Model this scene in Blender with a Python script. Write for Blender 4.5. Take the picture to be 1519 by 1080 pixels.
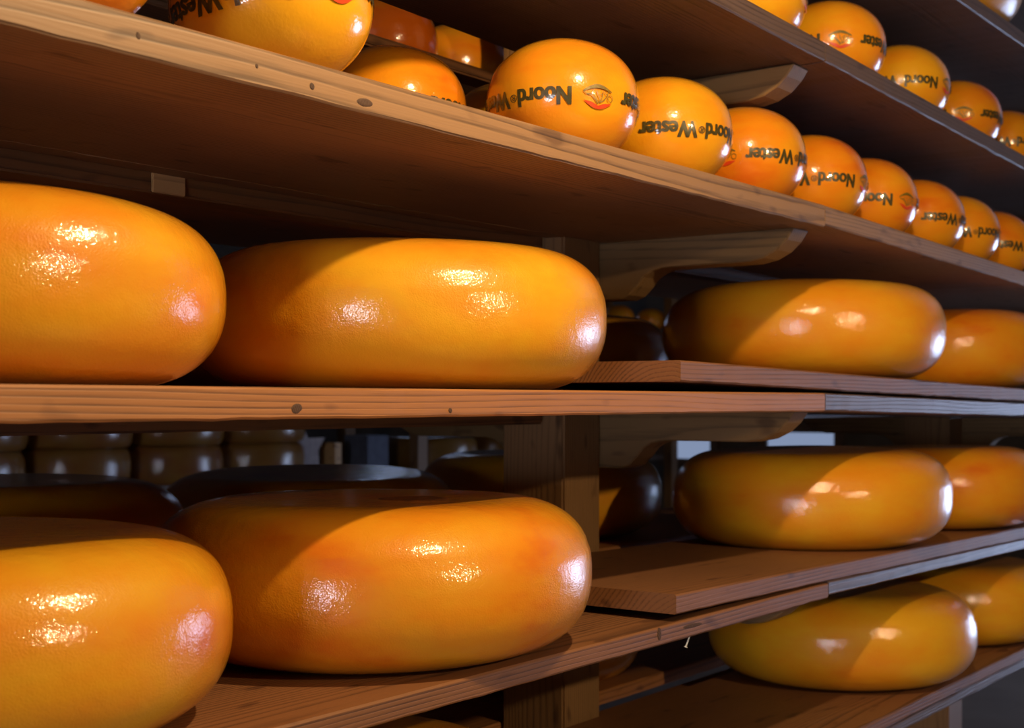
import bpy, bmesh, math, random
from mathutils import Vector, Matrix

for o in list(bpy.data.objects):
    bpy.data.objects.remove(o)
scene = bpy.context.scene
col = scene.collection
random.seed(7)
CZ = 1.35                     # camera height above the floor; heights below are given relative to it

# ------------------------------------------------------------------ camera
F_PX = 2050.0
THETA = math.atan((2282.0 - 759.5) / F_PX)      # angle between view axis and shelf direction (+X)
cam_d = bpy.data.cameras.new('camera')
cam = bpy.data.objects.new('camera', cam_d)
col.objects.link(cam)
cam.location = (0, 0, CZ)
fwd = Vector((math.cos(THETA), math.sin(THETA), 0))
cam.rotation_euler = fwd.to_track_quat('-Z', 'Y').to_euler()
cam_d.sensor_width = 36.0
cam_d.sensor_fit = 'HORIZONTAL'
cam_d.lens = F_PX / 1519.0 * 36.0
cam_d.shift_y = 56.0 / 1519.0
cam_d.clip_start = 0.02
cam_d.dof.use_dof = True
cam_d.dof.focus_distance = 1.5
cam_d.dof.aperture_fstop = 9.0
scene.camera = cam

# ------------------------------------------------------------------ world, lamps, exposure
world = bpy.data.worlds.new('world')
scene.world = world
world.use_nodes = True
world.node_tree.nodes['Background'].inputs[0].default_value = (0.55, 0.62, 0.75, 1)
world.node_tree.nodes['Background'].inputs[1].default_value = 0.02

def spot(name, loc, target, watts, color, size, cone=150, blend=0.4):
    d = bpy.data.lights.new(name, 'SPOT')
    d.energy = watts
    d.color = color
    d.shadow_soft_size = size
    d.spot_size = math.radians(cone)
    d.spot_blend = blend
    o = bpy.data.objects.new(name, d)
    col.objects.link(o)
    o.location = (loc[0], loc[1], loc[2] + CZ)
    t = Vector((target[0], target[1], target[2] + CZ)) - o.location
    o.rotation_euler = t.to_track_quat('-Z', 'Y').to_euler()
    return o

WARM = (1.0, 0.72, 0.38)
spot('lamp_near_shelf_offscreen', (1.1, 0.30, 0.80), (1.3, 1.1, 0.0), 48, WARM, 0.022)
spot('lamp_across_aisle_offscreen', (1.15, -1.35, 0.62), (1.8, 1.1, 0.0), 88, WARM, 0.03)
WIN_RIGHT, WIN_LEFT, WIN_BACK = 9.0, 34.0, 0.42

vs = scene.view_settings
vs.view_transform = 'Standard'
vs.look = 'None'
vs.gamma = 1.0
vs.exposure = 0.0
vs.use_curve_mapping = False

# ------------------------------------------------------------------ materials
def new_mat(name):
    m = bpy.data.materials.new(name)
    m.use_nodes = True
    nt = m.node_tree
    return m, nt, nt.nodes['Principled BSDF']

def nd(nt, typ, **kw):
    n = nt.nodes.new(typ)
    for k, v in kw.items():
        if k in n.inputs.keys() if hasattr(n.inputs, 'keys') else False:
            n.inputs[k].default_value = v
        else:
            setattr(n, k, v)
    return n

def ramp(nt, stops):
    r = nt.nodes.new('ShaderNodeValToRGB')
    e = r.color_ramp.elements
    while len(e) < len(stops):
        e.new(0.5)
    for i, (p, c) in enumerate(stops):
        e[i].position = p
        e[i].color = (c[0], c[1], c[2], 1)
    return r

def wood_mat(name, dark, light, grey=None, rough=0.55, ring=0.0058, axis=0):
    m, nt, b = new_mat(name)
    L = nt.links.new
    tc = nd(nt, 'ShaderNodeTexCoord')
    oi = nd(nt, 'ShaderNodeObjectInfo')
    mul = nd(nt, 'ShaderNodeVectorMath', operation='SCALE'); mul.inputs['Scale'].default_value = 3.7
    comb = nd(nt, 'ShaderNodeCombineXYZ')
    for k in range(3):
        L(oi.outputs['Random'], comb.inputs[k])
    L(comb.outputs[0], mul.inputs[0])
    add = nd(nt, 'ShaderNodeVectorMath', operation='ADD')
    L(tc.outputs['Object'], add.inputs[0]); L(mul.outputs[0], add.inputs[1])
    # growth rings: distance from a pith line along the plank, wobbling along its length
    mp = nd(nt, 'ShaderNodeMapping')
    sc = [1.0, 1.0, 1.0]; sc[axis] = 0.10
    mp.inputs['Scale'].default_value = sc
    L(add.outputs[0], mp.inputs['Vector'])
    ns = nd(nt, 'ShaderNodeTexNoise'); ns.inputs['Scale'].default_value = 9.0; ns.inputs['Detail'].default_value = 2.0
    L(mp.outputs[0], ns.inputs['Vector'])
    sep = nd(nt, 'ShaderNodeSeparateXYZ'); L(tc.outputs['Object'], sep.inputs[0])
    i, j = [k for k in range(3) if k != axis]
    def offs(sock, scale, base):
        a = nd(nt, 'ShaderNodeMath', operation='MULTIPLY_ADD')
        L(oi.outputs['Random'], a.inputs[0]); a.inputs[1].default_value = scale; a.inputs[2].default_value = base
        s_ = nd(nt, 'ShaderNodeMath', operation='ADD'); L(sock, s_.inputs[0]); L(a.outputs[0], s_.inputs[1])
        p = nd(nt, 'ShaderNodeMath', operation='POWER'); L(s_.outputs[0], p.inputs[0]); p.inputs[1].default_value = 2.0
        ab = nd(nt, 'ShaderNodeMath', operation='ABSOLUTE'); L(s_.outputs[0], ab.inputs[0])
        mm = nd(nt, 'ShaderNodeMath', operation='MULTIPLY'); L(ab.outputs[0], mm.inputs[0]); L(ab.outputs[0], mm.inputs[1])
        return mm.outputs[0]
    sq = nd(nt, 'ShaderNodeMath', operation='ADD')
    L(offs(sep.outputs[i], 0.16, 0.10), sq.inputs[0]); L(offs(sep.outputs[j], 0.06, 0.05), sq.inputs[1])
    rt = nd(nt, 'ShaderNodeMath', operation='SQRT'); L(sq.outputs[0], rt.inputs[0])
    wob = nd(nt, 'ShaderNodeMath', operation='MULTIPLY_ADD')
    L(ns.outputs['Fac'], wob.inputs[0]); wob.inputs[1].default_value = 0.035; L(rt.outputs[0], wob.inputs[2])
    ph = nd(nt, 'ShaderNodeMath', operation='MULTIPLY'); L(wob.outputs[0], ph.inputs[0]); ph.inputs[1].default_value = 1.0 / ring
    fr = nd(nt, 'ShaderNodeMath', operation='FRACT'); L(ph.outputs[0], fr.inputs[0])
    rr = ramp(nt, [(0.0, (0.2,)*3), (0.55, (0.85,)*3), (0.86, (1,)*3), (1.0, (0.15,)*3)])
    L(fr.outputs[0], rr.inputs[0])
    # fine fibres
    mp2 = nd(nt, 'ShaderNodeMapping')
    sc2 = [1.0, 1.0, 1.0]; sc2[axis] = 0.03
    mp2.inputs['Scale'].default_value = sc2
    L(add.outputs[0], mp2.inputs['Vector'])
    fb = nd(nt, 'ShaderNodeTexNoise'); fb.inputs['Scale'].default_value = 420.0; fb.inputs['Detail'].default_value = 3.0
    L(mp2.outputs[0], fb.inputs['Vector'])
    # blotchy wear
    wr = nd(nt, 'ShaderNodeTexNoise'); wr.inputs['Scale'].default_value = 7.0; wr.inputs['Detail'].default_value = 5.0
    mp3 = nd(nt, 'ShaderNodeMapping'); sc3 = [1.0]*3; sc3[axis] = 0.35; mp3.inputs['Scale'].default_value = sc3
    L(add.outputs[0], mp3.inputs['Vector']); L(mp3.outputs[0], wr.inputs['Vector'])
    m1 = nd(nt, 'ShaderNodeMath', operation='MULTIPLY'); L(rr.outputs[0], m1.inputs[0]); m1.inputs[1].default_value = 0.62
    m2 = nd(nt, 'ShaderNodeMath', operation='MULTIPLY_ADD'); L(fb.outputs['Fac'], m2.inputs[0]); m2.inputs[1].default_value = 0.55; L(m1.outputs[0], m2.inputs[2])
    m3 = nd(nt, 'ShaderNodeMath', operation='MULTIPLY_ADD'); L(wr.outputs['Fac'], m3.inputs[0]); m3.inputs[1].default_value = 0.5; L(m2.outputs[0], m3.inputs[2])
    cr = ramp(nt, [(0.44, dark), (0.68, [(a+c)/2 for a, c in zip(dark, light)]), (0.92, light)])
    L(m3.outputs[0], cr.inputs[0])
    # dark specks and stains with a shape of their own
    vor = nd(nt, 'ShaderNodeTexNoise'); vor.inputs['Scale'].default_value = 38.0; vor.inputs['Detail'].default_value = 1.0
    L(mp3.outputs[0], vor.inputs['Vector'])
    st = ramp(nt, [(0.66, (1, 1, 1)), (0.75, (0.45, 0.40, 0.40))]); L(vor.outputs['Fac'], st.inputs[0])
    mix = nd(nt, 'ShaderNodeMix', data_type='RGBA', blend_type='MULTIPLY'); mix.inputs['Factor'].default_value = 0.8
    L(cr.outputs[0], mix.inputs[6]); L(st.outputs[0], mix.inputs[7])
    L(mix.outputs[2], b.inputs['Base Color'])
    b.inputs['Roughness'].default_value = rough
    bp = nd(nt, 'ShaderNodeBump'); bp.inputs['Strength'].default_value = 0.45; bp.inputs['Distance'].default_value = 0.0012
    L(m3.outputs[0], bp.inputs['Height']); L(bp.outputs[0], b.inputs['Normal'])
    return m

WOOD = wood_mat('shelf_wood', (0.065, 0.024, 0.009), (0.37, 0.150, 0.048))
WOOD_UP = wood_mat('tan_shelf_wood', (0.075, 0.038, 0.018), (0.29, 0.158, 0.076))
WOOD_R = wood_mat('red_brown_shelf_wood', (0.042, 0.017, 0.008), (0.225, 0.092, 0.034))
WOOD_OLD = wood_mat('weathered_shelf_wood', (0.026, 0.016, 0.014), (0.115, 0.070, 0.056), rough=0.45)
WOOD_DK = wood_mat('dark_shelf_wood', (0.034, 0.021, 0.015), (0.13, 0.080, 0.054))
WOOD_RACK = wood_mat('bracket_wood', (0.07, 0.042, 0.018), (0.24, 0.14, 0.058), axis=1)
WOOD_POST = wood_mat('post_wood', (0.085, 0.044, 0.020), (0.29, 0.155, 0.066), axis=2)
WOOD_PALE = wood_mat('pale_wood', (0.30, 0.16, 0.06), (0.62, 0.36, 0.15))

def cheese_mat(name, c_a, c_b, c_c, fine=560.0, weave=0.0, rough=0.42, coat=1.0, coat_rough=0.065, bumpd=0.0012, mark=False):
    m, nt, b = new_mat(name)
    L = nt.links.new
    tc = nd(nt, 'ShaderNodeTexCoord')
    oi = nd(nt, 'ShaderNodeObjectInfo')
    comb = nd(nt, 'ShaderNodeCombineXYZ')
    for k in range(3):
        L(oi.outputs['Random'], comb.inputs[k])
    sc = nd(nt, 'ShaderNodeVectorMath', operation='SCALE'); sc.inputs['Scale'].default_value = 5.3
    L(comb.outputs[0], sc.inputs[0])
    add = nd(nt, 'ShaderNodeVectorMath', operation='ADD'); L(tc.outputs['Object'], add.inputs[0]); L(sc.outputs[0], add.inputs[1])
    mp = nd(nt, 'ShaderNodeMapping'); mp.inputs['Scale'].default_value = (1, 1, 2.2); L(add.outputs[0], mp.inputs['Vector'])
    n1 = nd(nt, 'ShaderNodeTexNoise'); n1.inputs['Scale'].default_value = 7.0; n1.inputs['Detail'].default_value = 3.0; n1.inputs['Roughness'].default_value = 0.45
    L(mp.outputs[0], n1.inputs['Vector'])
    n2 = nd(nt, 'ShaderNodeTexNoise'); n2.inputs['Scale'].default_value = 45.0; n2.inputs['Detail'].default_value = 3.0
    L(mp.outputs[0], n2.inputs['Vector'])
    mm = nd(nt, 'ShaderNodeMath', operation='MULTIPLY_ADD'); L(n2.outputs['Fac'], mm.inputs[0]); mm.inputs[1].default_value = 0.16; L(n1.outputs['Fac'], mm.inputs[2])
    # per-cheese shift between yellow and orange
    sh = nd(nt, 'ShaderNodeSeparateColor'); L(oi.outputs['Color'], sh.inputs[0])
    s2 = nd(nt, 'ShaderNodeMath', operation='ADD'); L(mm.outputs[0], s2.inputs[0]); L(sh.outputs[0], s2.inputs[1])
    cr = ramp(nt, [(0.58, c_a), (0.88, c_b), (1.0, c_c)])
    s3 = nd(nt, 'ShaderNodeMath', operation='MULTIPLY_ADD'); L(s2.outputs[0], s3.inputs[0]); s3.inputs[1].default_value = 0.85; s3.inputs[2].default_value = 0.0
    L(s3.outputs[0], cr.inputs[0])
    out = cr.outputs[0]
    if mark:      # a round brown mould mark pressed into the top
        sub = nd(nt, 'ShaderNodeVectorMath', operation='SUBTRACT'); L(tc.outputs['Object'], sub.inputs[0]); sub.inputs[1].default_value = mark
        ln = nd(nt, 'ShaderNodeVectorMath', operation='LENGTH'); L(sub.outputs[0], ln.inputs[0])
        mr = ramp(nt, [(0.0, (0.25, 0.2, 0.2)), (0.022, (0.20, 0.16, 0.16)), (0.032, (0.6, 0.55, 0.55)), (0.042, (0.3, 0.26, 0.26)), (0.055, (1, 1, 1))])
        wob = nd(nt, 'ShaderNodeMath', operation='MULTIPLY_ADD'); L(n2.outputs['Fac'], wob.inputs[0]); wob.inputs[1].default_value = 0.012; L(ln.outputs['Value'], wob.inputs[2])
        L(wob.outputs[0], mr.inputs[0])
        mx = nd(nt, 'ShaderNodeMix', data_type='RGBA', blend_type='MULTIPLY'); mx.inputs['Factor'].default_value = 0.92
        L(out, mx.inputs[6]); L(mr.outputs[0], mx.inputs[7]); out = mx.outputs[2]
    L(out, b.inputs['Base Color'])
    b.inputs['Roughness'].default_value = rough
    b.inputs['Specular IOR Level'].default_value = 0.22
    b.inputs['Coat Weight'].default_value = coat
    b.inputs['Coat Roughness'].default_value = coat_rough
    # dimpled waxy skin
    d1 = nd(nt, 'ShaderNodeTexNoise'); d1.inputs['Scale'].default_value = 62.0; d1.inputs['Detail'].default_value = 2.0
    L(tc.outputs['Object'], d1.inputs['Vector'])
    d2 = nd(nt, 'ShaderNodeTexNoise'); d2.inputs['Scale'].default_value = fine; d2.inputs['Detail'].default_value = 1.0
    L(tc.outputs['Object'], d2.inputs['Vector'])
    h = nd(nt, 'ShaderNodeMath', operation='MULTIPLY_ADD'); L(d2.outputs['Fac'], h.inputs[0]); h.inputs[1].default_value = 0.42; L(d1.outputs['Fac'], h.inputs[2])
    hs = h.outputs[0]
    bp = nd(nt, 'ShaderNodeBump'); bp.inputs['Strength'].default_value = 0.55; bp.inputs['Distance'].default_value = bumpd
    L(hs, bp.inputs['Height'])
    L(bp.outputs[0], b.inputs['Normal']); L(bp.outputs[0], b.inputs['Coat Normal'])
    return m

YEL, ORA, DEEP = (0.75, 0.37, 0.014), (0.74, 0.25, 0.008), (0.68, 0.16, 0.006)
CHEESE = cheese_mat('orange_cheese_rind', YEL, ORA, DEEP)
CHEESE_MARK = CHEESE
BALL = cheese_mat('waxed_ball_rind', (0.78, 0.36, 0.012), (0.78, 0.225, 0.008), (0.72, 0.14, 0.006), fine=300, rough=0.25, coat=1.0, coat_rough=0.05, bumpd=0.0009)

BROWN = cheese_mat('brown_cheese_rind', (0.26, 0.125, 0.022), (0.24, 0.085, 0.016), (0.20, 0.055, 0.012))

def plain(name, rgb, rough=0.6, coat=0.0, noise=0.15, scale=30):
    m, nt, b = new_mat(name)
    n = nd(nt, 'ShaderNodeTexNoise'); n.inputs['Scale'].default_value = scale; n.inputs['Detail'].default_value = 4.0
    tc = nd(nt, 'ShaderNodeTexCoord'); nt.links.new(tc.outputs['Object'], n.inputs['Vector'])
    r = ramp(nt, [(0.3, [c*(1-noise) for c in rgb]), (0.7, [min(1, c*(1+noise)) for c in rgb])])
    nt.links.new(n.outputs['Fac'], r.inputs[0]); nt.links.new(r.outputs[0], b.inputs['Base Color'])
    b.inputs['Roughness'].default_value = rough
    b.inputs['Coat Weight'].default_value = coat; b.inputs['Coat Roughness'].default_value = 0.06
    return m

INK = plain('olive_black_ink', (0.060, 0.046, 0.010), 0.35, 0.8, noise=0.35, scale=160)
INK_EMB = plain('olive_emblem_ink', (0.20, 0.13, 0.012), 0.35, 0.8, noise=0.4, scale=220)
INK_RED = plain('red_ink', (0.66, 0.055, 0.010), 0.35, 0.8)
PLASTER = plain('dark_plaster', (0.10, 0.085, 0.075), 0.9, scale=4)
FLOOR = plain('brown_floor_slabs', (0.24, 0.19, 0.16), 0.7, scale=3)
PAPER = plain('pale_card', (0.42, 0.36, 0.36), 0.8)
GREYBLUE = plain('grey_blue_card', (0.10, 0.11, 0.16), 0.7)
METAL = plain('nail_steel', (0.55, 0.55, 0.55), 0.35)

def pane_mat(name, rgb, strength):
    m, nt, b = new_mat(name)
    b.inputs['Base Color'].default_value = (0.02, 0.02, 0.02, 1)
    b.inputs['Emission Color'].default_value = (*rgb, 1)
    b.inputs['Emission Strength'].default_value = strength
    return m

# ------------------------------------------------------------------ mesh helpers
def tag(o, label=None, cat=None, group=None, kind=None):
    if label: o['label'] = label
    if cat: o['category'] = cat
    if group: o['group'] = group
    if kind: o['kind'] = kind
    return o

def link(name, me, mat, parent=None, loc=(0, 0, 0), smooth=False):
    o = bpy.data.objects.new(name, me)
    col.objects.link(o)
    if mat and not me.materials:
        me.materials.append(mat)
    if smooth:
        for p in me.polygons: p.use_smooth = True
    o.location = loc
    if parent: o.parent = parent
    return o

def empty(name, loc):
    o = bpy.data.objects.new(name, None)
    col.objects.link(o)
    o.location = loc
    o.empty_display_size = 0.05
    return o

def mesh(name, verts, faces):
    me = bpy.data.meshes.new(name)
    me.from_pydata(verts, [], faces)
    me.update()
    bm = bmesh.new(); bm.from_mesh(me)
    bmesh.ops.recalc_face_normals(bm, faces=bm.faces)
    bm.to_mesh(me); bm.free()
    return me

def box_mesh(name, sx, sy, sz, bev=0.003):
    bm = bmesh.new()
    bmesh.ops.create_cube(bm, size=1)
    for v in bm.verts:
        v.co = Vector((v.co.x*sx, v.co.y*sy, v.co.z*sz))
    if bev:
        bmesh.ops.bevel(bm, geom=bm.edges[:], offset=bev, segments=2, affect='EDGES')
    me = bpy.data.meshes.new(name); bm.to_mesh(me); bm.free()
    return me

def box(name, x0, x1, y0, y1, z0, z1, mat, parent=None, bev=0.003, rel=True):
    me = box_mesh(name, x1-x0, y1-y0, z1-z0, bev)
    c = Vector(((x0+x1)/2, (y0+y1)/2, (z0+z1)/2 + (CZ if rel else 0)))
    o = link(name, me, mat, None, c)
    if parent:
        o.parent = parent
        o.location = c - parent.location
    return o

def plank(x0, x1, za, zb, y0, y1, th, mat, label, group, worn=0.0005, name='shelf_plank'):
    """a board whose top runs from height za at x0 to zb at x1, edges slightly rounded and worn"""
    n = max(8, int((x1-x0)/0.03))
    rnd = random.Random(int(x0*1000 + za*7777))
    bv = 0.0022
    sec = [(y0, -bv), (y0+bv, 0), (y1-bv, 0), (y1, -bv), (y1, -th+bv), (y1-bv, -th), (y0+bv, -th), (y0, -th+bv)]
    V, Fc = [], []
    cx = (x0+x1)/2; cz = (za+zb)/2; cy = (y0+y1)/2
    for i in range(n+1):
        t = i/n
        x = x0 + (x1-x0)*t; z = za + (zb-za)*t
        wa = [rnd.gauss(0, worn) for _ in range(3)]
        for k, (y, dz) in enumerate(sec):
            jy = wa[0]*0.25 if k in (0, 7) else 0
            jz = wa[1]*0.7 if k in (6, 7) else (0 if k in (1, 2) else wa[2]*0.3)
            V.append((x-cx, y-cy+jy, z-cz+dz+jz))
    m = len(sec)
    for i in range(n):
        for k in range(m):
            Fc.append((i*m+k, i*m+(k+1) % m, (i+1)*m+(k+1) % m, (i+1)*m+k))
    Fc.append(tuple(range(m)))
    Fc.append(tuple(n*m+k for k in range(m))[::-1])
    me = mesh(name, V, Fc)
    o = link(name, me, mat, None, (cx, cy, cz+CZ))
    return tag(o, label, 'shelf board', group)

def profile(R, h, k, n, m):
    a = k*h; b = h/2
    pts = []
    for i in range(m):
        t = -math.pi/2 + math.pi*i/(m-1)
        cs, sn = abs(math.cos(t)), math.sin(t)
        r = R - a + a*cs**(2/n)
        z = b + math.copysign(b*abs(sn)**(2/n), sn)
        pts.append((r, z))
    return pts

def wheel_mesh(name, R, h, k=0.6, n=2.4, seg=112, m=44, seam=True, lump=0.0016, seed=0, dome=0.0):
    rnd = random.Random(seed)
    ph = [rnd.uniform(0, 6.28) for _ in range(6)]
    pr = profile(R, h, k, n, m)
    V, Fc = [], []
    rings = [(0.0, 0.0)] + [(R-k*h)*f and ((R-k*h)*f, 0.0) for f in (0.5,)] + pr + [((R-k*h)*0.5, h+dome*0.75)] + [(0.0, h+dome)]
    idx = []
    for ri, (r, z) in enumerate(rings):
        if r < 1e-6:
            V.append((0, 0, z)); idx.append([len(V)-1]); continue
        row = []
        for s in range(seg):
            a = 2*math.pi*s/seg
            q = z/h
            dr = lump*(math.sin(2*a+ph[0]) + 0.7*math.sin(3*a+ph[1]+2*q) + 0.5*math.sin(5*a+ph[2]-3*q) + 0.3*math.sin(9*a+ph[3]+5*q))
            dr *= min(1, r/R)
            if seam:
                zz = 0.70 + 0.01*math.sin(a+ph[4])
                dr -= 0.0009*math.exp(-((q-zz)/0.012)**2)
            dz = lump*0.5*math.sin(3*a+ph[5]) * (q if 0.3 < q else 0) * min(1, r/R)
            row.append(len(V)); V.append(((r+dr)*math.cos(a), (r+dr)*math.sin(a), z+dz))
        idx.append(row)
    for i in range(len(idx)-1):
        A, B = idx[i], idx[i+1]
        for s in range(seg):
            t = (s+1) % seg
            if len(A) == 1: Fc.append((A[0], B[t], B[s]))
            elif len(B) == 1: Fc.append((A[s], A[t], B[0]))
            else: Fc.append((A[s], A[t], B[t], B[s]))
    me = mesh(name, V, Fc)
    for p in me.polygons: p.use_smooth = True
    return me

# ------------------------------------------------------------------ room shell
def struct(o):
    o['kind'] = 'structure'
    return o
RX0, RX1, RY0, RY1, RZ1 = -4.0, 9.0, -4.0, 7.2, 2.65
struct(box('floor', RX0-.1, RX1+.1, RY0-.1, RY1+.1, -0.1, 0.0, FLOOR, bev=0, rel=False))
struct(box('ceiling', RX0-.1, RX1+.1, RY0-.1, RY1+.1, RZ1, RZ1+.1, WOOD_DK, bev=0, rel=False))
struct(box('wall_left', RX0-.1, RX0, RY0, RY1, 0, RZ1, PLASTER, bev=0, rel=False))
struct(box('wall_right', RX1, RX1+.1, RY0, RY1, 0, RZ1, PLASTER, bev=0, rel=False))
struct(box('wall_front', RX0-.1, RX1+.1, RY0-.1, RY0, 0, RZ1, PLASTER, bev=0, rel=False))
struct(box('wall_back', RX0-.1, RX1+.1, RY1, RY1+.1, 0, RZ1, PLASTER, bev=0, rel=False))

def window(n, axis, pos, a0, a1, z0, z1, inward, rgb, strength, bars=2, fr=0.06):
    """wall window: wooden frame with glazing bars round daylight panes; z relative to the camera height"""
    off = '_offscreen' if isinstance(n, str) else ''
    root = empty('window_%s%s' % (n, off), (pos, (a0+a1)/2, z0+CZ) if axis == 'x' else ((a0+a1)/2, pos, z0+CZ))
    struct(root)
    mat = pane_mat('daylight_pane_%s' % n, rgb, strength)
    def piece(nm, b0, b1, c0, c1, d0, d1, mt):
        if axis == 'x':
            xs = sorted((pos+inward*d0, pos+inward*d1)); box(nm, xs[0], xs[1], b0, b1, c0, c1, mt, root, bev=0)
        else:
            ys = sorted((pos+inward*d0, pos+inward*d1)); box(nm, b0, b1, ys[0], ys[1], c0, c1, mt, root, bev=0)
    piece('window_frame', a0-fr, a0, z0-fr, z1+fr, 0, 0.05, WOOD_DK)
    piece('window_frame', a1, a1+fr, z0-fr, z1+fr, 0, 0.05, WOOD_DK)
    piece('window_frame', a0, a1, z0-fr, z0, 0, 0.05, WOOD_DK)
    piece('window_frame', a0, a1, z1, z1+fr, 0, 0.05, WOOD_DK)
    w = (a1-a0)/bars
    for i in range(bars):
        piece('pane' + off, a0+w*i+(0.015 if i else 0), a0+w*(i+1)-(0.015 if i < bars-1 else 0), z0, z1, 0, 0.02, mat)
        if i: piece('glazing_bar', a0+w*i-0.015, a0+w*i+0.015, z0, z1, 0, 0.035, WOOD_DK)

DAY = (0.52, 0.66, 1.0)
window('right', 'x', RX1, -1.7, 0.75, -1.25, 0.15, -1, DAY, WIN_RIGHT, bars=3)
window('left', 'x', RX0, -1.20, -0.35, -0.58, 0.20, 1, (0.86, 0.88, 1.0), WIN_LEFT)
window(1, 'x', RX1, 3.89, 4.40, -0.40, -0.215, -1, DAY, WIN_BACK, bars=1)
window(2, 'x', RX1, 4.85, 5.23, -0.42, -0.24, -1, DAY, WIN_BACK, bars=1)
window(3, 'y', RY1, 7.85, 8.75, 0.82, 1.18, -1, DAY, WIN_BACK*8, bars=1)

# ------------------------------------------------------------------ the rack: posts, brackets, rails
PX = [0.02, 1.888, 3.75]            # posts start here, 0.112 wide
PW, PY0, PY1 = 0.112, 1.296, 1.423
LEV = {'a': 0.769, 'b': 0.5300, 'c': 0.273, 'd': -0.0155, 'e': -0.3070, 'f': -0.5765}   # undersides of the boards at the brackets
rack = empty('cheese_rack', (1.944, 1.36, 0))
tag(rack, 'double-sided wooden storage rack of posts, curved brackets and rails', 'rack')

def bracket_mesh(drop=0.0):
    yc = 1.36
    half = [(0.000, -0.098), (0.105, -0.098), (0.122, -0.092), (0.137, -0.078), (0.150, -0.063), (0.165, -0.054), (0.185, -0.0495),
            (0.27, -0.049), (0.345, -0.049), (0.372, -0.044), (0.395, -0.033), (0.412, -0.018), (0.425, 0.0)]
    pts = [(yc - y, z) for y, z in half[::-1]] + [(yc + y, z - (drop if y > 0.1 else 0)) for y, z in half[1:]]
    if drop: pts += [(yc + 0.064, -drop), (yc + 0.064, 0.0)]      # stepped down for a lower rear board
    t = 0.055
    n = len(pts)
    V = [(x, y-yc, z) for x in (0, t) for y, z in pts]
    Fc = [tuple(range(n)), tuple(range(2*n-1, n-1, -1))]
    for i in range(n):
        j = (i+1) % n
        Fc.append((i, j, n+j, n+i))
    me = mesh('bracket', V, Fc)
    bm = bmesh.new(); bm.from_mesh(me)
    es = [e for e in bm.edges if e.calc_face_angle(0) > 0.8]
    bmesh.ops.bevel(bm, geom=es, offset=0.002, segments=1, affect='EDGES')
    bm.to_mesh(me); bm.free()
    return me
BR = bracket_mesh()
BR_STEP = bracket_mesh(0.020)
for i, px in enumerate(PX):
    box('post', px, px+PW, PY0, PY1, -CZ, RZ1-CZ, WOOD_POST, rack, bev=0.004)
    for lv, z in LEV.items():
        slope = {'a': 0, 'b': -0.0264, 'c': -0.0228, 'd': -0.0158, 'e': -0.0097, 'f': 0.0}[lv]
        zz = z + (slope*(px-1.888) if i == 2 else 0)
        link('bracket', BR_STEP if lv == 'b' else BR, WOOD_RACK, rack, Vector((px+PW, 1.36, zz+CZ)) - rack.location)
for lv, z in LEV.items():
    for i in (0, 1):
        z1 = z + 0.010 if lv != 'b' else z - 0.004
        if lv == 'c' and i == 0: z1 = 0.300
        z0 = z - 0.022
        r = box('rail', PX[i]+PW, PX[i+1], 1.337, 1.383, z0, z1, WOOD_R, rack, bev=0.003)
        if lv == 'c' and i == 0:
            b = box('rail_light_patch', 0, 0.05, 0, 0.004, 0, 0.03, WOOD_PALE, None, bev=0.001)  # patch of light on the rail, put into a pale wood slip's colour
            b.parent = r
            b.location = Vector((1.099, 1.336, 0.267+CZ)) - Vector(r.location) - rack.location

# ------------------------------------------------------------------ boards
GB = 'boards lying on the rack brackets'
plank(0.03, 2.018, 0.600, 0.5605, 0.892, 1.262, 0.030, WOOD_OLD, 'dark shelf board above the lettered cheeses, under the highest bracket row', GB)
plank(2.022, 3.83, 0.5604, 0.5127, 0.892, 1.262, 0.030, WOOD_OLD, 'worn reddish-purple shelf board carrying the upper row of lettered cheeses', GB)
plank(2.0, 3.83, 0.800, 0.797, 0.892, 1.29, 0.030, WOOD_OLD, 'dark highest shelf board carrying one large plain cheese', GB)
plank(0.03, 2.018, 0.3085, 0.3065, 0.892, 1.29, 0.034, WOOD_UP, 'tan shelf board with cracked knot carrying lettered cheeses beside the gap', GB)
plank(0.14, 1.884, 0.3085, 0.3065, 1.291, 1.330, 0.034, WOOD_UP, 'narrow filler board behind the tan lettered-cheese shelf', GB)
plank(2.020, 3.83, 0.3060, 0.2640, 0.892, 1.29, 0.030, WOOD_UP, 'greyish shelf board carrying the long tight row of lettered cheeses', GB)
plank(0.03, 2.018, 0.0125, 0.0135, 0.892, 1.29, 0.0285, WOOD, 'orange-brown shelf board under two large glossy cheese wheels, grain lines showing', GB)
plank(2.021, 3.83, 0.0136, -0.0150, 0.892, 1.29, 0.0285, WOOD_OLD, 'bluish-lit lower board of a doubled shelf, butted to the orange-brown board', GB)
plank(1.568, 3.83, 0.0540, 0.0150, 0.892, 1.285, 0.0275, WOOD_R, 'loose upper board with cut end beside a big glossy wheel, above the bracket', GB)
plank(0.03, 2.030, -0.2895, -0.2836, 0.892, 1.29, 0.0235, WOOD_R, 'reddish shelf board under a wheel with a round mould mark', GB)
plank(2.033, 3.83, -0.2815, -0.3085, 0.892, 1.29, 0.0215, WOOD_OLD, 'thin lower board of the doubled shelf with drip-worn blue edge', GB)
plank(1.556, 3.83, -0.2485, -0.2825, 0.892, 1.288, 0.0255, WOOD_R, 'warped upper board with rough end grain overlapping the reddish board', GB)
plank(0.03, 1.50, -0.5700, -0.5690, 0.892, 1.29, 0.0255, WOOD, 'lowest board under the reddish shelf', GB)
plank(1.52, 3.83, -0.5360, -0.5335, 0.892, 1.285, 0.0215, WOOD_R, 'upper board of the lowest doubled shelf', GB)
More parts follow.
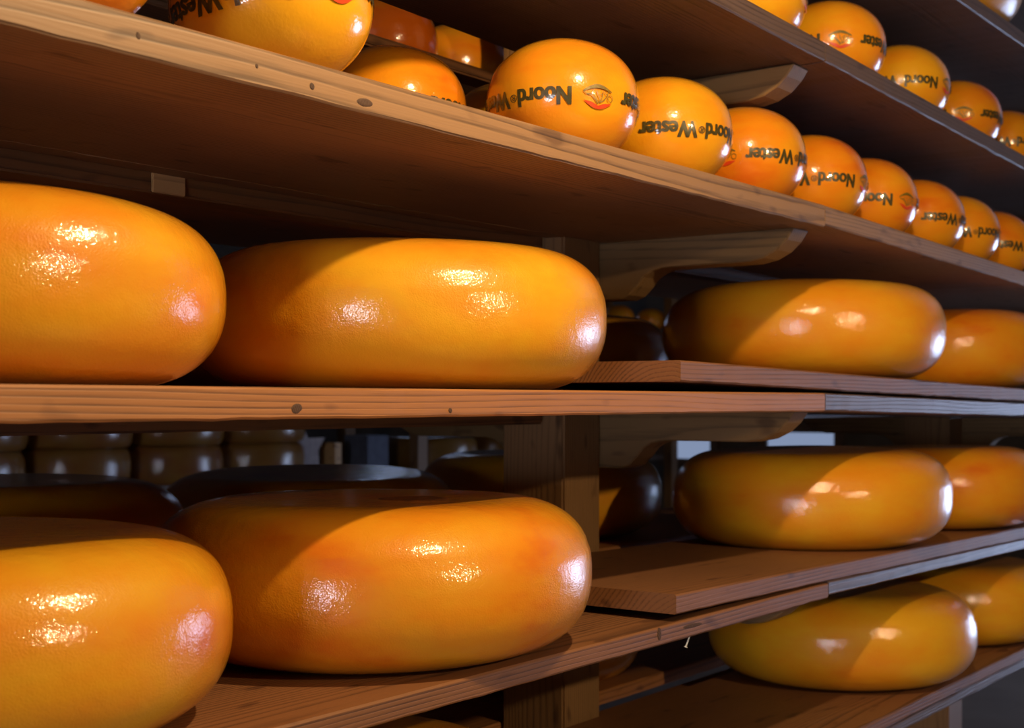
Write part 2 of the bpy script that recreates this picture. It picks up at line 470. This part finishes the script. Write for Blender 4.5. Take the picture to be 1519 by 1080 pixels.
plank(1.52, 3.83, -0.5585, -0.5555, 0.892, 1.29, 0.0180, WOOD_OLD, 'thin bottom board of the lowest doubled shelf', GB)
GR = 'boards on the far side of the rack'
for lv, z, mt in (('b', 0.537, WOOD_DK), ('c', 0.301, WOOD), ('d', 0.012, WOOD), ('e', -0.279, WOOD), ('f', -0.5495, WOOD)):
    nm = {'b': 'beside the dark-red ball', 'c': 'above the large plain wheels', 'd': 'level with the orange-brown board',
          'e': 'carrying dim brown wheels', 'f': 'lowest of the rack'}[lv]
    plank(0.14, 1.99, z, z, 1.428, 1.846, 0.027, mt, 'rear shelf board in the bay of the tan shelf, ' + nm, GR)
    plank(1.995, 3.83, z, z, 1.428, 1.846, 0.027, mt, 'rear shelf board in the bay past the post, ' + nm, GR)

# ------------------------------------------------------------------ large wheels
WH = [wheel_mesh('round_cheese', 0.258, 0.172, seed=s) for s in range(4)]
WH_LOW = wheel_mesh('round_cheese', 0.258, 0.152, seed=12)
WH_M = wheel_mesh('round_cheese', 0.258, 0.174, seed=9)
GW = 'large plain cheese wheels'
def wheel(x, y, z, me, mat, label, tint=0.0, slope=0.0, rot=0.0, group=GW):
    o = bpy.data.objects.new('round_cheese', me if not me.materials or me.materials[0] == mat else me.copy())
    if o.data.materials and o.data.materials[0] != mat: o.data.materials.clear()
    if not o.data.materials: o.data.materials.append(mat)
    col.objects.link(o)
    o.location = (x, y, z+CZ)
    o.rotation_euler = (0, -math.atan(slope), rot)
    o.color = (tint, 0, 0, 1)
    return tag(o, label, 'cheese', group)

wheel(0.722, 1.200, 0.0128, WH[0], CHEESE, 'large glossy orange wheel on the orange-brown board, half beside the yellow wheel', 0.36, rot=0.4)
wheel(1.298, 1.139, 0.0130, WH[1], CHEESE, 'large glossy yellow-orange wheel between the orange wheel and the loose cut board', 0.24, rot=1.3)
wheel(0.677, 1.136, -0.2875, WH[2], CHEESE, 'large orange wheel beside the wheel with a round mould mark', 0.34, rot=2.0)
marked = wheel(1.205, 1.102, -0.2860, WH_M, CHEESE_MARK, 'large glossy orange wheel with a round brown mould mark on top', 0.36, rot=0.0)
wheel(2.385, 1.098, 0.0395, WH[3], CHEESE, 'large wheel half in shadow on the loose upper board under the bracket', 0.30, -0.0172, 0.7)
wheel(3.09, 1.110, 0.0275, WH[0], CHEESE, 'second large wheel on the loose upper board, behind the half-shadowed wheel', 0.34, -0.0172, 2.2)
wheel(2.417, 1.098, -0.2610, WH[1], CHEESE, 'large wheel on the warped board with a thin window gleam on its rim', 0.30, -0.015, 2.9)
wheel(2.99, 1.090, -0.2695, WH[2], CHEESE, 'second large wheel on the warped board beyond the gleaming one', 0.36, -0.015, 1.1)
wheel(2.575, 1.105, -0.5345, WH[3], CHEESE, 'large dim wheel on the lowest doubled shelf', 0.22, 0.001, 3.3)
wheel(3.15, 1.105, -0.5335, WH[0], CHEESE, 'second dim yellow wheel on the lowest doubled shelf', 0.20, 0.001, 4.0)
wheel(1.15, 1.125, -0.5690, WH[1], CHEESE, 'wheel in deep shadow on the board beneath the reddish shelf', 0.34, rot=0.9)
wheel(2.92, 1.120, 0.7985, WH[1], CHEESE, 'large dull yellow wheel on the highest shelf board', 0.18, rot=5)
GRW = 'wheels on the far side of the rack'
wheel(1.00, 1.665, 0.012, WH[2], CHEESE, 'orange wheel on the rear board behind the two big glossy wheels', 0.36, group=GRW, rot=6)
wheel(1.57, 1.665, 0.012, WH[3], CHEESE, 'orange wheel on the rear board just short of the post', 0.30, group=GRW, rot=7)
wheel(1.10, 1.700, -0.279, WH[0], CHEESE, 'dark brown wheel behind the two orange wheels, nearly black', 0.30, group=GRW, rot=1)
sheen = wheel(1.74, 1.735, -0.275, WH_LOW, CHEESE, 'dark brown wheel with blue window sheen on top, beside the post', 0.36, group=GRW, rot=2)
sheen.rotation_euler = Matrix.Rotation(0.035, 4, Vector((math.sin(THETA), -math.cos(THETA), 0))).to_euler()
wheel(2.40, 1.705, -0.279, WH[3], CHEESE, 'dim yellow-brown wheel behind the post on the rear board', 0.25, group=GRW, rot=3)
wheel(2.50, 1.745, 0.012, WH[1], CHEESE, 'olive wheel in shadow behind the bracket above the loose board', 0.15, group=GRW, rot=4)
wheel(2.25, 1.665, -0.5495, WH[0], CHEESE, 'shadowed wheel low behind the post on the lowest rear board', 0.22, group=GRW, rot=5)

# ------------------------------------------------------------------ lettered ball cheeses
BR_, BH_, BK, BN = 0.100, 0.163, 0.58, 2.1
BALLS = [wheel_mesh('ball_cheese', BR_, BH_, BK, BN, seg=80, m=36, seam=False, lump=0.0005, seed=20+s) for s in range(3)]
BP = profile(BR_, BH_, BK, BN, 200)
def ball_r(z):
    best = min(BP, key=lambda p: abs(p[1]-z))
    return best[0]

LC = 0.0725                   # height of the print's middle line

def wrap(bm, phi0, flip):
    """lay a flat u,v drawing round the ball: u along the girth, v up; flip turns it upside down"""
    for v in bm.verts:
        u, w = v.co.x, v.co.y
        if flip: u, w = -u, -w
        z = LC + w
        r = ball_r(z) + 0.0013
        a = phi0 + u/BR_
        v.co = Vector((math.sin(a)*r, -math.cos(a)*r, z))

def slice_grid(bm, step=0.004):
    xs = [v.co.x for v in bm.verts]; ys = [v.co.y for v in bm.verts]
    for lo, hi, ax in ((min(xs), max(xs), 0), (min(ys), max(ys), 1)):
        k = lo + step
        while k < hi:
            co = Vector((0, 0, 0)); co[ax] = k
            no = Vector((0, 0, 0)); no[ax] = 1
            bmesh.ops.bisect_plane(bm, geom=bm.verts[:]+bm.edges[:]+bm.faces[:], plane_co=co, plane_no=no)
            k += step

def text_bm(body, width, height, x0, y0, bold=0.02):
    cu = bpy.data.curves.new('lettering', 'FONT')
    cu.body = body; cu.size = 1.0; cu.offset = bold; cu.resolution_u = 4
    to = bpy.data.objects.new('lettering_source', cu)
    col.objects.link(to)
    bpy.context.view_layer.update()
    dg = bpy.context.evaluated_depsgraph_get()
    me = bpy.data.meshes.new_from_object(to.evaluated_get(dg))
    bpy.data.objects.remove(to); bpy.data.curves.remove(cu)
    xs = [v.co.x for v in me.vertices]; ys = [v.co.y for v in me.vertices]
    sx = width/(max(xs)-min(xs)); sy = height/(max(ys)-min(ys))
    for v in me.vertices:
        v.co = Vector((x0+(v.co.x-min(xs))*sx, y0+(v.co.y-min(ys))*sy, 0))
    return me

def word_mesh():
    """the brand lettering, laid out flat with its first letter at u = 0"""
    bm = bmesh.new()
    for body, w, h, x0, y0, bold in (('Noord', 0.0690, 0.0225, 0.0, -0.0110, 0.022), ('\u00ae', 0.0105, 0.0100, 0.0715, -0.0050, 0.012), ('Wester', 0.0840, 0.0225, 0.0830, -0.0110, 0.022)):
        me = text_bm(body, w, h, x0, y0, bold)
        bm.from_mesh(me)
        if len(body) > 1:             # heavy strokes: a second impression shifted sideways
            for v in me.vertices: v.co.x += 0.0015
            bm.from_mesh(me)
        bpy.data.meshes.remove(me)
    slice_grid(bm)
    return bm
WORD = bpy.data.meshes.new('word_flat')
_b = word_mesh(); _b.to_mesh(WORD); _b.free()

def stroke(bm, pts, w):
    for (a, b_) in zip(pts[:-1], pts[1:]):
        a, b2 = Vector((*a, 0)), Vector((*b_, 0))
        d = (b2-a).normalized(); nn = Vector((-d.y, d.x, 0))*w/2
        vs_ = [bm.verts.new(p) for p in (a-nn, b2-nn, b2+nn, a+nn)]
        bm.faces.new(vs_)

def E_(x, y): return ((x-545)/1100*0.0430, -(y-490)/860*0.0300)
def emblem_meshes():
    bm = bmesh.new()
    n = 14
    outer, inner = [], []
    for i in range(n+1):          # arched band over the drawing
        t = i/n
        outer.append(E_(10+1040*t, 300-240*math.sin(math.pi*t)))
        inner.append(E_(60+960*t, 330-130*math.sin(math.pi*t)))
    for i in range(n):
        bm.faces.new([bm.verts.new((*p, 0)) for p in (outer[i], outer[i+1], inner[i+1], inner[i])])
    for pts, w in (([(20, 330), (120, 420), (300, 460), (430, 600), (540, 760)], 0.0011), ([(120, 420), (320, 400), (370, 260)], 0.0009),
                   ([(330, 430), (450, 560), (560, 720)], 0.0010), ([(480, 280), (520, 430), (590, 560), (600, 720)], 0.0010),
                   ([(700, 300), (690, 480), (620, 700)], 0.0010), ([(900, 300), (880, 430), (760, 590), (640, 690)], 0.0011),
                   ([(580, 420), (700, 420)], 0.0008), ([(770, 300), (800, 400), (900, 430)], 0.0008)):
        stroke(bm, [E_(*p) for p in pts], w)
    ring = [E_(985+95*math.cos(2*math.pi*i/14), 535+115*math.sin(2*math.pi*i/14)) for i in range(15)]
    stroke(bm, ring, 0.0010)
    slice_grid(bm, 0.005)
    a = bpy.data.meshes.new('emblem_flat'); bm.to_mesh(a); bm.free()
    bm = bmesh.new()
    n = 12
    up, lo = [], []
    for i in range(n+1):
        t = i/n
        x = 30+1020*t
        yl = 640+80*t + 250*math.sin(math.pi*t)**0.9
        yu = 640+80*t + 40*math.sin(math.pi*t) + 95*math.exp(-((t-0.5)/0.13)**2)
        up.append(E_(x, yu)); lo.append(E_(x, max(yl, yu)))
    for i in range(n):
        vs_ = [bm.verts.new((*p, 0)) for p in (up[i], up[i+1], lo[i+1], lo[i])]
        bm.faces.new(vs_)
    bmesh.ops.remove_doubles(bm, verts=bm.verts[:], dist=1e-6)
    b2 = bpy.data.meshes.new('ribbon_flat'); bm.to_mesh(b2); bm.free()
    return a, b2
EMB, RIB = emblem_meshes()

def wrapped(src, phis, flip, name, mat):
    bm = bmesh.new()
    for ph in phis:
        b1 = bmesh.new(); b1.from_mesh(src); wrap(b1, ph, flip)
        t = bpy.data.meshes.new('t'); b1.to_mesh(t); b1.free()
        bm.from_mesh(t); bpy.data.meshes.remove(t)
    bmesh.ops.recalc_face_normals(bm, faces=bm.faces[:])
    for f in bm.faces:
        c = f.calc_center_median()
        if f.normal.dot(Vector((c.x, c.y, 0))) < 0: f.normal_flip()
    me = bpy.data.meshes.new(name); bm.to_mesh(me); bm.free()
    me.materials.append(mat)
    for p in me.polygons: p.use_smooth = True
    return me
dg_ = math.radians
PRINT_WORD = wrapped(WORD, (0,), True, 'printed_lettering', INK)
PRINT_EMB = wrapped(EMB, (dg_(20),), False, 'printed_emblem', INK_EMB)
PRINT_RIB = wrapped(RIB, (dg_(20),), False, 'red_ribbon', INK_RED)

GS = 'lettered ball cheeses'
def ball(x, y, z, nstart, label, tint=0.3, slope=0.0, group=GS, printed=True, k=0, lean=0.0):
    """nstart: where the first letter sits, in degrees right of the side facing the camera"""
    root = empty('ball_cheese', (x, y, z+CZ))
    tag(root, label, 'cheese', group)
    root.rotation_euler = (0, -math.atan(slope), 0)
    if lean:                      # tipped a little to one side, as seen from the aisle
        ax = Vector((-x, -y, 0)).normalized()
        root.rotation_euler = Matrix.Rotation(dg_(lean), 4, ax).to_euler()
        root.location.z += 0.003
    phi = -math.atan2(x, y) + dg_(nstart if nstart is not None else 0)
    me = BALLS[k % 3]
    if not me.materials: me.materials.append(BALL)
    o = bpy.data.objects.new('rind', me); col.objects.link(o); o.parent = root
    o.rotation_euler = (0, 0, phi)
    o.color = (tint, 0, 0, 1)
    if printed:
        for turn in (0, 137):
            w = bpy.data.objects.new('printed_lettering', PRINT_WORD); col.objects.link(w); w.parent = root
            w.rotation_euler = (0, 0, phi+dg_(turn))
        for turn in (0, -136):
            e = bpy.data.objects.new('printed_emblem', PRINT_EMB); col.objects.link(e); e.parent = root
            e.rotation_euler = (0, 0, phi+dg_(turn))
            r = bpy.data.objects.new('red_ribbon', PRINT_RIB); col.objects.link(r); r.parent = e
    return root

S1L = lambda x: 0.3085 - 0.001*(x-0.03)
S1R = lambda x: 0.3060 - 0.02320*(x-2.02)
S0R = lambda x: 0.5604 - 0.02638*(x-2.022)
ball(0.690, 1.000, S1L(.69), 120, 'ball cheese at the tan board\'s start, before the big-lettered yellow one', 0.34, k=0)
ball(0.968, 1.000, S1L(.968), 19, 'yellow lettered ball cheese standing alone between the gap and its orange neighbour', 0.12, k=1, lean=9.0)
ball(1.491, 1.025, S1L(1.49), 6.5, 'orange lettered ball cheese with its emblem facing out, first after the gap', 0.33, k=2)
ball(1.751, 1.025, S1L(1.75), 76, 'yellow-orange lettered ball cheese, second after the gap on the tan shelf', 0.24, k=0)
ball(2.003, 1.025, 0.3065, 98, 'orange lettered ball cheese, third after the gap, above the bracket', 0.33, k=1)
ball(2.251, 1.025, S1R(2.251), 48.7, 'lettered ball cheese, fourth after the gap on the lower lettered row', 0.31, -0.023, k=2)
ball(2.493, 1.025, S1R(2.493), 31, 'reddish-orange ball cheese with emblem turned right, fifth after the gap', 0.40, -0.023, k=0)
ball(2.758, 1.025, S1R(2.758), 103.6, 'lettered ball cheese, sixth after the gap on the lower lettered row', 0.36, -0.023, k=1)
ball(2.985, 1.025, S1R(2.985), 72, 'lettered ball cheese, seventh after the gap on the lower lettered row', 0.32, -0.023, k=2)
ball(3.235, 1.025, S1R(3.235), 96, 'lettered ball cheese, eighth after the gap on the lower lettered row', 0.34, -0.023, k=0)
ball(1.384, 1.228, S1L(1.384), 70, 'shaded orange ball cheese in the second row, behind the yellow one', 0.36, k=1)
ball(1.644, 1.228, S1L(1.644), 200, 'shaded yellow ball cheese in the second row, behind the emblem one', 0.12, k=2)
ball(1.470, 1.025, 0.5718, 40, 'unseen ball cheese on the dark board, added to shade the dark red ball', 0.30, -0.02, k=2)  # out of view, added to cast shade on the rear dark red ball
ball(2.003, 1.025, 0.5606, 200, 'ball cheese starting the upper lettered row', 0.24, -0.0264, k=0)
ball(2.334, 1.025, S0R(2.334), -8.5, 'ball cheese with emblem facing out, second on the upper lettered row', 0.33, -0.0264, k=1)
ball(2.671, 1.025, S0R(2.671), 46.8, 'yellow lettered ball cheese, third on the upper lettered row', 0.18, -0.0264, k=2)
ball(2.999, 1.025, S0R(2.999), -9, 'deep orange ball cheese with emblem, fourth on the upper lettered row', 0.38, -0.0264, k=0)
ball(3.330, 1.025, S0R(3.33), 60, 'lettered ball cheese, fifth on the upper lettered row', 0.33, -0.0264, k=1)
ball(2.01, 1.620, 0.537, 90, 'lit plain ball cheese on the rear board, seen through the gap over the rail', 0.33, group='ball cheeses on the rear board', printed=False, k=2)
ball(1.785, 1.610, 0.537, 90, 'dark red ball cheese on the rear board above the rail', 0.60, group='ball cheeses on the rear board', printed=False, k=0)
ball(2.24, 1.640, 0.537, 90, 'orange ball cheese next to the lit plain one on the rear board', 0.40, group='ball cheeses on the rear board', printed=False, k=1)

# ------------------------------------------------------------------ rack across the back aisle
back = empty('storage_rack', (4.0, 4.9, 0))
tag(back, 'dark storage rack across the back aisle, holding stacked brown wheels', 'rack')
for x in (0.9, 5.41, 8.0):
    for y in (4.62, 5.13):
        box('post', x, x+0.08, y, y+0.06, -CZ, 1.0, WOOD_POST, back)
plank(0.9, 8.1, -0.355, -0.355, 4.682, 5.128, 0.03, WOOD_DK, 'dark board under the stacked brown wheels in the back aisle', 'boards of the back rack')
plank(0.9, 8.35, 0.465, 0.465, 4.682, 5.128, 0.03, WOOD_DK, 'dark board with small balls in the back aisle', 'boards of the back rack')
SB = wheel_mesh('round_cheese', 0.247, 0.166, k=0.20, n=2.6, seed=30, seg=64, m=28, seam=False)
def at_y(px, Y):
    u = (px-759.5)/F_PX
    d = Y/(math.sin(THETA)-u*math.cos(THETA))
    return d*(math.cos(THETA)+u*math.sin(THETA))
xr = at_y(372, 4.83)
for i in range(5):
    for j in range(2):
        wheel(xr-0.498*i+0.01*j, 4.83, -0.355+0.166*j, SB, BROWN, 'dark brown wheel, ' + ('nearest', 'second', 'third', 'fourth', 'fifth')[i] + ' from the pale card in the ' + ('lower' if j == 0 else 'upper') + ' layer', 0.2+0.06*((i*3+j) % 4), group='stacked brown wheels, %s layer' % ('lower' if j == 0 else 'upper'), rot=i+j)
for i, px in enumerate((640, 735)):
    wheel(at_y(px, 4.8), 4.8, -0.355, SB, BROWN, 'brown wheel, ' + ('first', 'second')[i] + ' past the grey-blue box on the back rack', 0.15, group='wheels past the grey-blue box', rot=i)
for i, px in enumerate((918, 965)):
    me = BALLS[i]
    o = bpy.data.objects.new('ball_cheese', me); col.objects.link(o); o.location = (at_y(px, 4.80), 4.80, 0.465+CZ); o.color = (0.25, 0, 0, 1)
    tag(o, 'small plain ball on the upper back-rack board, ' + ('beside', 'past')[i] + ' the nearer one' if i else 'small plain ball on the upper back-rack board, first past the bracket', 'cheese', 'balls on the back rack')
# pale pointed card, wooden block and box between the stacks
pts = [(444, 633), (449, 632), (458, 650), (482, 649), (472, 668), (474, 706), (434, 706), (438, 668), (443, 652)]
V = []
for dy in (0.0, 0.02):
    for (px, py) in pts:
        X = at_y(px, 4.70)
        d = X*math.cos(THETA)+4.70*math.sin(THETA)
        V.append((X, 4.70+dy, max((596-py)/F_PX*d, -0.355)))
xb = at_y(455, 4.70)
V = [(x-xb, y-4.70, z+0.355) for x, y, z in V]
n = len(pts)
Fc = [tuple(range(n)), tuple(range(2*n-1, n-1, -1))] + [(i, (i+1) % n, n+(i+1) % n, n+i) for i in range(n)]
zmin = min(v[2] for v in V)
o = link('pointed_card', mesh('pointed_card', [(x, y, z-zmin) for x, y, z in V], Fc), PAPER, None, (xb, 4.70, -0.355+CZ))
tag(o, 'pale star-pointed card standing beside the stacked brown wheels', 'card')
x = at_y(492, 4.75)
tag(box('wooden_block', x-0.03, x+0.02, 4.70, 4.80, -0.355, -0.20, WOOD_PALE), 'small brown wooden block beside the pale pointed card', 'block')
x = at_y(550, 4.75)
tag(box('storage_box', x-0.08, x+0.08, 4.70, 4.86, -0.355, -0.17, GREYBLUE), 'grey-blue upright box on the back rack', 'box')

# ------------------------------------------------------------------ small details
def nail(x, y, z, label):
    bm = bmesh.new()
    bmesh.ops.create_cone(bm, cap_ends=True, segments=8, radius1=0.0012, radius2=0.0010, depth=0.016)
    bmesh.ops.create_cone(bm, cap_ends=True, segments=8, radius1=0.0026, radius2=0.0026, depth=0.0012, matrix=Matrix.Translation((0, 0, -0.008)))
    me = bpy.data.meshes.new('nail'); bm.to_mesh(me); bm.free()
    o = link('nail', me, METAL, None, (x, y, z+CZ))
    o.rotation_euler = (0.2, 0.35, 0)
    tag(o, label, 'nail')
nail(1.595, 0.897, -0.3145, 'small steel nail poking out under the reddish shelf board')

KNOT = wood_mat('knot_wood', (0.022, 0.010, 0.006), (0.08, 0.036, 0.018), rough=0.75, ring=0.0022, axis=1)
def knot(parent_label, px, py, Y, ra, rb, name='knot'):
    """a dark branch knot set in the front edge of a board"""
    par = next(o for o in col.objects if o.get('label', '').startswith(parent_label))
    X = at_y(px, Y)
    d = X*math.cos(THETA)+Y*math.sin(THETA)
    Z = (596-py)/F_PX*d + CZ
    n = 18
    rnd = random.Random(px)
    V = [(0, -0.0003, 0)]
    for k, (f, dy) in enumerate(((0.55, -0.0004), (0.8, -0.0003), (1.0, 0.0004))):
        for i in range(n):
            a = 2*math.pi*i/n
            w = f*(1+0.10*math.sin(2*a+px)+0.06*rnd.uniform(-1, 1))
            V.append((ra*w*math.cos(a), dy, rb*w*math.sin(a)))
    Fc = [(0, 1+i, 1+(i+1) % n) for i in range(n)]
    for k in range(2):
        for i in range(n):
            j = (i+1) % n
            Fc.append((1+k*n+i, 1+k*n+j, 1+(k+1)*n+j, 1+(k+1)*n+i))
    o = link(name, mesh(name, V, Fc), KNOT, None, (0, 0, 0), smooth=True)
    o.parent = par
    o.location = Vector((X, Y-0.0002, Z)) - par.location
knot('tan shelf board', 541, 152, 0.892, 0.011, 0.0045)
knot('tan shelf board', 463, 128, 0.892, 0.0035, 0.003)
knot('tan shelf board', 205, 53, 0.892, 0.0025, 0.003)
knot('tan shelf board', 381, 98, 0.892, 0.0018, 0.002)
knot('orange-brown shelf board', 440, 606, 0.892, 0.007, 0.005)
knot('orange-brown shelf board', 668, 609, 0.892, 0.0028, 0.003)
knot('reddish shelf board', 1027, 928, 0.892, 0.026, 0.0032)
knot('reddish shelf board', 978, 941, 0.892, 0.006, 0.008)

# the round mould mark pressed into the top of the marked wheel: a shallow ringed disc
V, Fc, n = [(0, 0, 0.0006)], [], 40
prof_m = [(0.010, 0.0011), (0.017, 0.0013), (0.022, 0.0006), (0.027, 0.0012), (0.033, 0.0015), (0.040, 0.0006), (0.043, -0.0012)]
for r, z in prof_m:
    for i in range(n):
        a = 2*math.pi*i/n
        w = 1 + 0.05*math.sin(3*a+1) + 0.03*math.sin(7*a)
        V.append((r*w*math.cos(a), r*w*math.sin(a), z))
Fc = [(0, 1+i, 1+(i+1) % n) for i in range(n)]
for k in range(len(prof_m)-1):
    for i in range(n):
        j = (i+1) % n
        Fc.append((1+k*n+i, 1+k*n+j, 1+(k+1)*n+j, 1+(k+1)*n+i))
mk = link('mould_mark', mesh('mould_mark', V, Fc), plain('brown_mark', (0.17, 0.055, 0.010), 0.5, 0.2, noise=0.5, scale=90), None, (0, 0, 0), smooth=True)
mk.parent = marked
mk.location = (0.008, -0.062, 0.1738)
mk['label'] = 'round brown mark'
